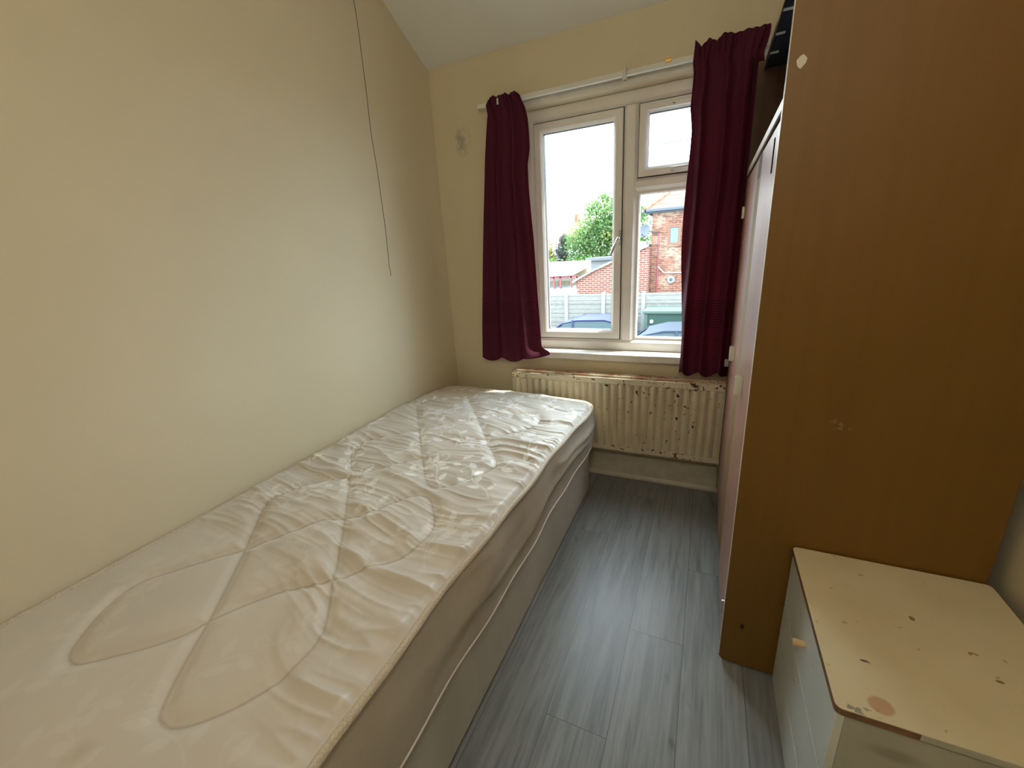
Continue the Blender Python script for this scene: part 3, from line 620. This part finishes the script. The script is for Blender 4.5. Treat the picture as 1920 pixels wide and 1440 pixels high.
m_bnew = brick('new_red_brick', (.165,.055,.038), (.13,.046,.033), (.29,.225,.19))
m_bold = brick('old_red_brick', (.20,.075,.046), (.125,.045,.033), (.21,.155,.115), 1)
t = M('clay_roof_tiles', rough=.8); x, y, z = t.sep()
cr = t.math('FRACT', t.math('MULTIPLY', z, 7.2)); cc = t.math('FRACT', t.math('ADD', t.math('MULTIPLY', t.math('ADD', x, y), 4.6), t.math('MULTIPLY', t.math('FLOOR', t.math('MULTIPLY', z, 7.2)), .0)))
c = t.ramp(t.noise(3, 5), [(.3, (.13,.046,.032)), (.7, (.19,.082,.056))]); c = t.mix(t.math('MULTIPLY', t.math('LESS_THAN', cr, .2), .75), c, (.05,.02,.015)); c = t.mix(t.math('MULTIPLY', t.math('LESS_THAN', cc, .14), .55), c, (.06,.03,.02)); t.col(c); m_tile = t.m
t = M('orange_ridge_tiles', rough=.75); t.col(t.ramp(t.noise(6, 4), [(.3, (.22,.09,.045)), (.7, (.29,.135,.07))])); m_ridge = t.m
m_gutter = M('black_gutter', (.035,.045,.06), .5).m
m_greyroof = M('grey_felt_roof', (.10,.11,.125), .8).m
m_clearroof = M('pale_sheet_roof', (.45,.48,.50), .35).m
m_maroon = M('maroon_frame', (.22,.04,.05), .5).m
t = M('fence_concrete', rough=.9); x, y, z = t.sep(); c = t.ramp(t.noise(6, 6, t.map((1, 1, 5))), [(.3, (.11,.105,.095)), (.7, (.165,.16,.145))])
gr = t.math('LESS_THAN', t.math('FRACT', t.math('MULTIPLY', z, 7.5)), .10); t.col(t.mix(t.math('MULTIPLY', gr, .9), c, (.05,.05,.045))); m_fence = t.m
m_post = M('pale_concrete_post', (.17,.18,.18), .85).m
m_brownf = M('brown_window_frame', (.12,.045,.02), .5).m
m_pane = M('dull_window_pane', (.11,.15,.165), .4, .2).m
m_greend = M('dark_green_paint', (.006,.035,.026), .5).m; m_greenl = M('light_green_trim', (.035,.065,.05), .5).m
m_carb = M('dark_blue_car_paint', (.006,.012,.045), .5, .15).m; m_carb.node_tree.nodes['Principled BSDF'].inputs['Coat Weight'].default_value = .06
m_cart = M('dark_teal_car_paint', (.01,.02,.035), .5, .15).m; m_cart.node_tree.nodes['Principled BSDF'].inputs['Coat Weight'].default_value = .06
m_cglass = M('car_glass', (.02,.035,.04), .3, .25).m; m_tyre = M('tyre', (.02,.02,.02), .8).m
m_cable = M('black_cable', (.03,.03,.035), .6).m
def foliage(name, cols):
    t = M(name, rough=.7, spec=.25); t.col(t.ramp(t.noise(.9, 6, rough=.75), cols))
    tr = t.n.new('ShaderNodeBsdfTranslucent'); t.l.new(t.b.inputs['Base Color'].links[0].from_socket, tr.inputs['Color']); mx = t.n.new('ShaderNodeMixShader'); mx.inputs[0].default_value = .4
    t.l.new(t.b.outputs[0], mx.inputs[1]); t.l.new(tr.outputs[0], mx.inputs[2]); t.l.new(mx.outputs[0], t.out.inputs[0]); return t.m
m_leaf = foliage('green_leaves', [(.32, (.06,.125,.045)), (.52, (.11,.20,.065)), (.66, (.26,.28,.08))])
m_leafd = foliage('dark_leaves', [(.3, (.05,.06,.055)), (.7, (.09,.10,.08))]); m_leafy = foliage('yellow_leaves', [(.3, (.14,.16,.035)), (.7, (.26,.21,.07))])
m_hedge = foliage('hedge_leaves', [(.3, (.05,.125,.035)), (.55, (.09,.20,.045)), (.7, (.15,.25,.06))]); m_bark = M('bark', (.10,.07,.05), .9).m
def plant(name, label, cat, trunk, blobs, nleaf, size, mat, seed, group=None, h=2.):
    rs = np.random.RandomState(seed); root = thing(name, (trunk[0], trunk[1], ZG), label, cat, group)
    wts = np.array([b[3]*b[4] for b in blobs]); wts /= wts.sum(); pk = rs.choice(len(blobs), nleaf, p=wts); B = np.array(blobs)[pk]
    d = rs.normal(size=(nleaf, 3)); d /= np.linalg.norm(d, axis=1)[:, None]; rr = rs.rand(nleaf)**.38*(1+.12*rs.normal(size=nleaf))
    Cn = B[:, :3] + d*rr[:, None]*B[:, 3:6]
    a = rs.normal(size=(nleaf, 3)); a /= np.linalg.norm(a, axis=1)[:, None]; b = np.cross(a, rs.normal(size=(nleaf, 3))); b /= np.linalg.norm(b, axis=1)[:, None]
    s_ = size*(.6+.8*rs.rand(nleaf))[:, None]
    V_ = np.stack([Cn-a*s_, Cn-b*s_*.5, Cn+a*s_, Cn+b*s_*.5], 1).reshape(-1, 3)
    m = MB(); m.v = V_.tolist(); m.f = [(4*i, 4*i+1, 4*i+2, 4*i+3) for i in range(nleaf)]; m.mi = [0]*nleaf; m.build('foliage', mat, root, recalc=False)
    tm = MB().tube([(trunk[0], trunk[1], ZG), (trunk[0]+.1, trunk[1], ZG+h*.5), (trunk[0]-.05, trunk[1], ZG+h)], [.04*h+.03, .03*h+.02, .02*h+.01], 8)
    for bl in blobs[:6]: tm.tube([(trunk[0]-.05, trunk[1], ZG+h*.8), ((trunk[0]+bl[0])/2, (trunk[1]+bl[1])/2, (ZG+h*.9+bl[2])/2), tuple(bl[:3])], [.02*h, .012*h+.01, .008], 6)
    tm.build('trunk', m_bark, root, smooth=True, angle=60); return root
plant('leafy_tree', 'large green tree with yellowing leaves behind the brick extension', 'tree', (-5.6, 25.5),
      [(-5.2,25.5,1.9,1.7,1.5,1.5), (-6.3,25.3,2.3,1.2,1.2,1.2), (-5.2,25.6,3.4,1.0,1.0,1.0), (-4.2,25.5,2.6,1.3,1.2,1.2), (-7.2,25.4,1.8,.9,.9,.9), (-6.3,25.2,3.7,.5,.5,.55), (-5.7,25.5,4.2,.4,.4,.35), (-4.7,25.5,4.3,.4,.4,.4), (-3.6,25.4,1.6,.9,1.,1.2), (-3.7,25.5,3.3,.5,.5,.4), (-6.6,25.3,.9,1.2,1.,.9), (-5.,25.3,.8,1.5,1.,.8), (-5.6,25.5,2.9,1.4,1.2,1.2)], 15000, .085, m_leaf, 3, h=3.0)
plant('dark_bush', 'dark purplish bush left of the large green tree', 'bush', (-8.3, 26), [(-8.3,26,1.5,.5,.5,.6), (-8.2,26,2.1,.35,.4,.35), (-8.25,26,.7,.55,.5,.7)], 2500, .07, m_leafd, 5, h=2.2)
plant('yellow_bush', 'yellow green bush at the left edge of the window view', 'bush', (-9.6, 25.6), [(-9.5,25.6,1.5,.6,.6,.8), (-9.7,25.6,2.5,.45,.4,.5), (-9.1,25.6,1.0,.5,.5,.6)], 2800, .07, m_leafy, 6, h=2.2)
hd = plant('garden_hedge', 'bright green hedge running below the large tree', 'hedge', (-7., 24.2), [(-9.4+i*.75, 24.2, .45+.1*math.sin(i*2), .62, .5, .62) for i in range(9)], 9000, .06, m_hedge, 7, h=1.)
# far house
fh = thing('distant_house', (-12.6, 42, ZG), 'distant white house with an orange roof left of the tree', 'house')
MB().box(-15.2, -11.2, 40.2, 46, ZG, 2.25).build('wall', M('white_render', (.6,.6,.58), .8).m, fh)
MB().add([(-15.5,39.9,2.2),(-10.9,39.9,2.2),(-10.9,46.3,2.2),(-15.5,46.3,2.2),(-12.9,43.1,4.4),(-11.9,43.1,4.4)], [(0,1,5,4),(1,2,5),(2,3,4,5),(3,0,4),(0,3,2,1)]).build('roof', m_tile, fh)
MB().box(-12.5, -12.0, 43, 43.5, 3.6, 5.0).build('chimney', m_bold, fh)
MB().box(-13.6, -12.9, 40.12, 40.25, .9, 1.8).build('window', m_pane, fh)
# brick house on the right
hs = thing('brick_house', (1.0, 20, ZG), 'old red brick house with clay tile roof seen beside the right curtain', 'house')
HX, HY = -1.955, 16.5
MB().box(HX, 5, HY, 24.5, ZG, 2.56).build('wall', m_bold, hs)
ex, ey, ez, dd = HX-.22, HY-.24, 2.64, 4.2; hz_ = ez+dd*.80
MB().add([(ex,ey,ez),(5.2,ey,ez),(5.2,24.7,ez),(ex,24.7,ez),(ex+dd,ey+dd,hz_),(5.2,ey+dd,hz_)], [(0,1,5,4),(2,3,4,5),(3,0,4),(1,2,5),(0,3,2,1)]).build('roof', m_tile, hs)
for i in range(12):
    f0, f1 = i*.042, (i+1)*.042+.004; P0 = Vector((ex, ey, ez+.02)); Dv = Vector((dd, dd, hz_-ez))
    MB().tube([P0+Dv*f0, P0+Dv*f1], [.082, .066], 10).build('ridge_tile', m_ridge, hs, smooth=True, angle=50)
MB().box(ex-.03, 5.2, ey-.07, ey+.05, ez-.10, ez+.0).box(ex-.07, ex+.05, ey-.07, 24.7, ez-.10, ez).build('gutter', m_gutter, hs, bevel=.02)
MB().box(HX-.15, 5, HY-.16, HY, 2.50, 2.58).build('soffit', m_gutter, hs)
MB().box(-1.92, -.7, 20.6, 21.3, 2.4, 3.75).build('chimney', m_bold, hs)
hw = MB().ring(-1.40, -.98, 1.40, 2.06, [(0, HY+.02), (0, HY-.04), (.065, HY-.04), (.075, HY-.01), (.075, HY+.02)]).build('window', m_brownf, hs)
MB().box(-1.345, -1.035, HY-.004, HY+.02, 1.455, 2.005).build('pane', m_pane, hw)
MB().box(-1.46, -.92, HY-.06, HY+.02, 1.36, 1.40).build('window_sill', m_bold, hs)
MB().tube([(-1.70, HY-.05, 1.84), (-1.70, HY-.05, ZG+.1)], .022, 8).build('downpipe', m_maroon, hs, smooth=True, angle=50)
MB().tube([(-1.69, HY-.05, .68), (-1.47, HY-.05, .46), (-.7, HY-.05, .44)], .022, 8).build('waste_pipe', M('grey_pipe', (.5,.5,.48), .5).m, hs, smooth=True, angle=50)
MB().tube([(-1.22, HY+.01, .21), (-1.22, HY-.05, .21)], .13, 20).build('vent_plate', m_post, hs, smooth=True, angle=50)
MB().tube([(-1.22, HY-.04, .21), (-1.22, HY-.07, .21)], .055, 16).build('vent_hole', m_gutter, hs, smooth=True, angle=50)
# satellite dish on the corner
ds = thing('satellite_dish', (-2.12, HY-.35, 1.90), 'dark satellite dish fixed to the corner of the brick house', 'satellite dish')
dm = MB(); nr = 7; dn = Vector((-.45, -.85, .25)).normalized(); du = dn.cross(Vector((0,0,1))).normalized(); dw = du.cross(dn)
vs = [Vector((-2.13, HY-.35, 1.93))]; fs = []
for i in range(1, nr+1):
    for k in range(24): a_ = 2*math.pi*k/24; rr = i/nr; vs.append(vs[0] + (du*math.cos(a_)*.20 + dw*math.sin(a_)*.225)*rr + dn*.05*rr*rr)
fs += [(0, 1+k, 1+(k+1) % 24) for k in range(24)]
for i in range(nr-1):
    for k in range(24): fs.append((1+i*24+k, 1+(i+1)*24+k, 1+(i+1)*24+(k+1) % 24, 1+i*24+(k+1) % 24))
do = dm.add(vs, fs).build('dish', m_gutter, ds, smooth=True, angle=179); q = do.modifiers.new('thick', 'SOLIDIFY'); q.thickness = .008
MB().tube([(-2.12, HY-.33, 1.92), (-1.98, HY-.2, 1.88), (-1.72, HY-.06, 1.86), (-1.70, HY, 1.86)], .02, 8).build('bracket', m_gutter, ds, smooth=True, angle=50)
MB().tube([(-2.13, HY-.36, 1.73), (-2.20, HY-.62, 1.80)], .010, 6).tube([(-2.20, HY-.60, 1.80), (-2.20, HY-.67, 1.84)], .028, 8).build('receiver_arm', m_gutter, ds, smooth=True, angle=50)
# brick extension with sloping verge
be = thing('brick_extension', (-3.2, 17.5, ZG), 'low new red brick extension with a sloping roof edge beside the old house', 'extension')
vp = [(-4.57, .36), (-4.0, .66), (-3.11, 1.02), (HX-.01, 1.46)]
pts = [(-4.57, 16., ZG), (HX-.01, 16., ZG)] + [(a_, 16., b_-.04) for a_, b_ in vp[::-1]]
MB().prism(pts, (0, 3.6, 0)).build('wall', m_bnew, be)
rp = [(-4.75, .27)] + vp[1:]
MB().prism([(a_, 15.9, b_-.01) for a_, b_ in rp] + [(a_, 15.9, b_+.03) for a_, b_ in rp[::-1]], (0, 3.8, 0)).build('roof', m_greyroof, be)
MB().prism([(a_, 15.88, b_-.06) for a_, b_ in rp] + [(a_, 15.88, b_+.005) for a_, b_ in rp[::-1]], (0, .03, 0)).build('verge', m_post, be)
for k in range(2): MB().box(-3.0+k*.34, -2.75+k*.34, 18.6, 19.3, 1.26+k*.09, 1.60+k*.02).build('skylight', M('sky_glass', (.35,.62,.70), .1, .8).m if k == 0 else bpy.data.materials['sky_glass'], be)
# conservatory with maroon frame
cs = thing('conservatory', (-5.6, 17.2, ZG), 'small conservatory with maroon frame and pale sloping roof left of the brick extension', 'conservatory')
MB().box(-7.6, -4.60, 16.2, 19., ZG, -.02).build('low_wall', M('white_wall', (.62,.64,.62), .8).m, cs)
for xx in (-7.5, -6.5, -5.62, -5.34, -4.90, -4.66): MB().box(xx-.03, xx+.03, 16.25, 16.31, -.02, .46).build('post', m_maroon, cs)
MB().box(-7.5, -4.62, 16.25, 16.31, .40, .47).build('beam', m_maroon, cs)
MB().box(-7.5, -4.62, 16.275, 16.285, -.02, .42).build('glazing', m_glass, cs)
MB().box(-7.5, -4.62, 18.2, 18.3, -.02, 1.).build('rear_wall', M('tan_boards', (.36,.27,.17), .8).m, cs)
MB().prism([(-7.6, 16.1, .46), (-4.78, 16.1, .50), (-4.78, 18.4, .70), (-7.6, 18.4, .66)], (0, 0, .03)).build('roof', m_clearroof, cs)
po = thing('pale_outbuilding', (-6.5, 21, ZG), 'outbuilding with a pale sheet roof beyond the conservatory', 'outbuilding')
MB().box(-7.6, -5.45, 19.65, 22, ZG, .62).build('wall', bpy.data.materials['tan_boards'], po); MB().box(-7.7, -5.4, 19.5, 22.1, .62, .70).build('roof', m_clearroof, po)
# grey flat-roofed outbuilding
ob = thing('outbuilding', (-4.2, 21.5, ZG), 'grey flat roofed outbuilding behind the extension roof', 'outbuilding')
MB().box(-5.2, -3.3, 20.3, 23, ZG, .95).build('wall', m_post, ob); MB().box(-5.35, -3.2, 20.1, 23.1, .93, 1.06).build('roof', m_greyroof, ob)
# concrete fence
fe = thing('concrete_fence', (-3.5, 13, ZG), 'grey concrete panel fence behind the parked cars', 'fence')
xs = [-4.08+1.19*i for i in range(-5, 6)]
for a_, b_ in zip(xs, xs[1:]):
    m = MB()
    for k in range(6):
        z0 = ZG+k*.305; m.box(a_+.04, b_-.04, 12.985-.008*(k % 2), 13.035, z0, z0+.300)
    m.build('panel', m_fence, fe, bevel=.006)
for xx in xs: MB().prism([(xx-.055, 12.95, ZG), (xx+.055, 12.95, ZG), (xx+.055, 12.95, .10), (xx, 12.95, .145), (xx-.055, 12.95, .10)], (0, .12, 0)).build('post', m_post, fe)
# white balustrade in front of the conservatory
bt = thing('balustrade', (-5.4, 15, ZG), 'white patterned garden wall in front of the conservatory', 'wall')
q = MB().box(-7.5, -4.35, 14.9, 15.05, ZG, .02); q.build('wall', bpy.data.materials['white_wall'], bt)
for i in range(13): MB().tube([(-7.4+i*.24, 14.97, .02), (-7.4+i*.24, 14.97, .05), (-7.4+i*.24, 14.97, .12)], [.055, .085, .03], 10).build('finial', bpy.data.materials['white_wall'], bt, smooth=True)
# green shed
gs = thing('green_shed', (-.5, 12.3, ZG), 'dark green shed against the fence behind the nearer car', 'shed')
MB().box(-1.50, .7, 12.0, 12.9, ZG, -.38).build('body', m_greend, gs, bevel=.01); MB().box(-1.56, .76, 11.9, 12.94, -.38, -.30).build('roof', m_greenl, gs, bevel=.01)
MB().box(-1.53, -1.44, 11.96, 12.02, ZG, -.38).build('corner_post', m_greenl, gs)
MB().tube([(-1.33, 12.0, -.60), (-1.33, 11.95, -.60)], .045, 12).build('lamp', m_white, gs, smooth=True, angle=50)
# parked cars: body, greenhouse, glass, wheels
def car(loc, rz, label, paint_m, L_=3.7, Wd=1.65):
    root = thing('car', loc, label, 'car'); off = Vector(loc); rot = Matrix.Rotation(rz, 3, 'Z')
    def put(mb, name, mat, par=root, **k): mb.v = [tuple(rot @ Vector(p) + off) for p in mb.v]; return mb.build(name, mat, par, **k)
    h = L_/2
    prof = [(-h, .35), (-h+.02, .70), (-h+.10, .88), (-h+.95, .98), (h-.35, 1.0), (h-.06, .92), (h, .60), (h-.03, .32)]
    m = MB(); n_ = len(prof); secs = [(-Wd/2, .90), (-Wd/2+.06, .98), (0, 1.), (Wd/2-.06, .98), (Wd/2, .90)]
    vs = [(x_*(.985 if abs(yy_) > .7 else 1), yy_, .35+(z_-.35)*s_) for yy_, s_ in secs for x_, z_ in prof]
    fs = [(i*n_+k, i*n_+(k+1) % n_, (i+1)*n_+(k+1) % n_, (i+1)*n_+k) for i in range(4) for k in range(n_)] + [tuple(range(n_)), tuple(range(4*n_, 5*n_))[::-1]]
    put(m.add(vs, fs), 'body', paint_m, smooth=True, angle=60)
    gp = [(-h+.85, .95), (-h+1.35, 1.34), (-h+1.75, 1.44), (-h+2.5, 1.46), (h-.55, 1.38), (h-.22, .98)]
    def gh(sx, zs_, w0, w1, nm, mat, top=False):
        vs = []
        for sg in (-1, 1):
            for x_, z_ in gp: f = (z_-.95)/.51; vs.append((x_*sx, sg*(w0+(w1-w0)*f), z_-zs_))
        n_ = len(gp); fs = [(k, k+1, n_+k+1, n_+k) for k in range(n_-1)] + [tuple(range(n_)), tuple(range(n_, 2*n_))[::-1], (0, n_, 2*n_-1, n_-1)]
        return put(MB().add(vs, fs), nm, mat, smooth=True, angle=50, bevel=.02)
    gh(.985, .012, Wd/2-.07, Wd/2-.26, 'window_glass', m_cglass)
    rp_ = gp[1:5]; vs = []
    for dz in (-.03, .012):
        for yy_ in (-Wd/2+.24, -Wd/4, 0, Wd/4, Wd/2-.24):
            for x_, z_ in rp_: vs.append((x_, yy_, z_+dz+.02*(1-abs(yy_)/(Wd/2))))
    n_ = 4; fs = []
    for l_ in (0, 1):
        for i in range(4):
            for k in range(3): b_ = l_*20; fs.append((b_+i*4+k, b_+i*4+k+1, b_+(i+1)*4+k+1, b_+(i+1)*4+k))
    rim = [0,1,2,3,7,11,15,19,18,17,16,12,8,4]
    for a_, b_ in zip(rim, rim[1:]+rim[:1]): fs.append((a_, b_, b_+20, a_+20))
    put(MB().add(vs, fs), 'roof', paint_m, smooth=True, angle=60)
    for sg in (-1, 1):
        w = lambda z_: sg*(Wd/2-.065+(-.19)*(z_-.95)/.51)
        for (a_, b_) in ((gp[0], gp[1]), (gp[5], gp[4]), ((.05, .95), (.0, 1.45))): put(MB().tube([(a_[0], w(a_[1]), a_[1]), (b_[0], w(b_[1]), b_[1])], .032, 6), 'pillar', paint_m, smooth=True)
    for sx in (-h+.72, h-.62):
        for sg in (-1, 1): put(MB().tube([(sx, sg*(Wd/2-.18), .30), (sx, sg*(Wd/2+.01), .30)], .30, 24), 'wheel', m_tyre, smooth=True, angle=50)
    for sg in (-1, 1): put(MB().box(-h+1.0, -h+1.12, sg*(Wd/2-.03)-.07, sg*(Wd/2-.03)+.10*sg+.07*0+.03, .98, 1.10), 'wing_mirror', paint_m, bevel=.02)
    return root
car_one = car((-3.22, 11.35, ZG), 0., 'dark blue car whose roof shows through the left window pane', m_carb, 3.3); car_one.scale.z = .93
car((-.5, 9.45, ZG), 0., 'dark car with sloping windscreen behind the right window pane', m_cart, 4.0)
# overhead cable
oc = MB().tube([(-30+i*2.5, 14, 4.17+.0012*((-30+i*2.5)+4)**2*.25) for i in range(25)], .012, 6).build('overhead_cable', m_cable, smooth=True, angle=60)
tag(oc, 'thin overhead cable crossing the sky outside the window', 'cable')
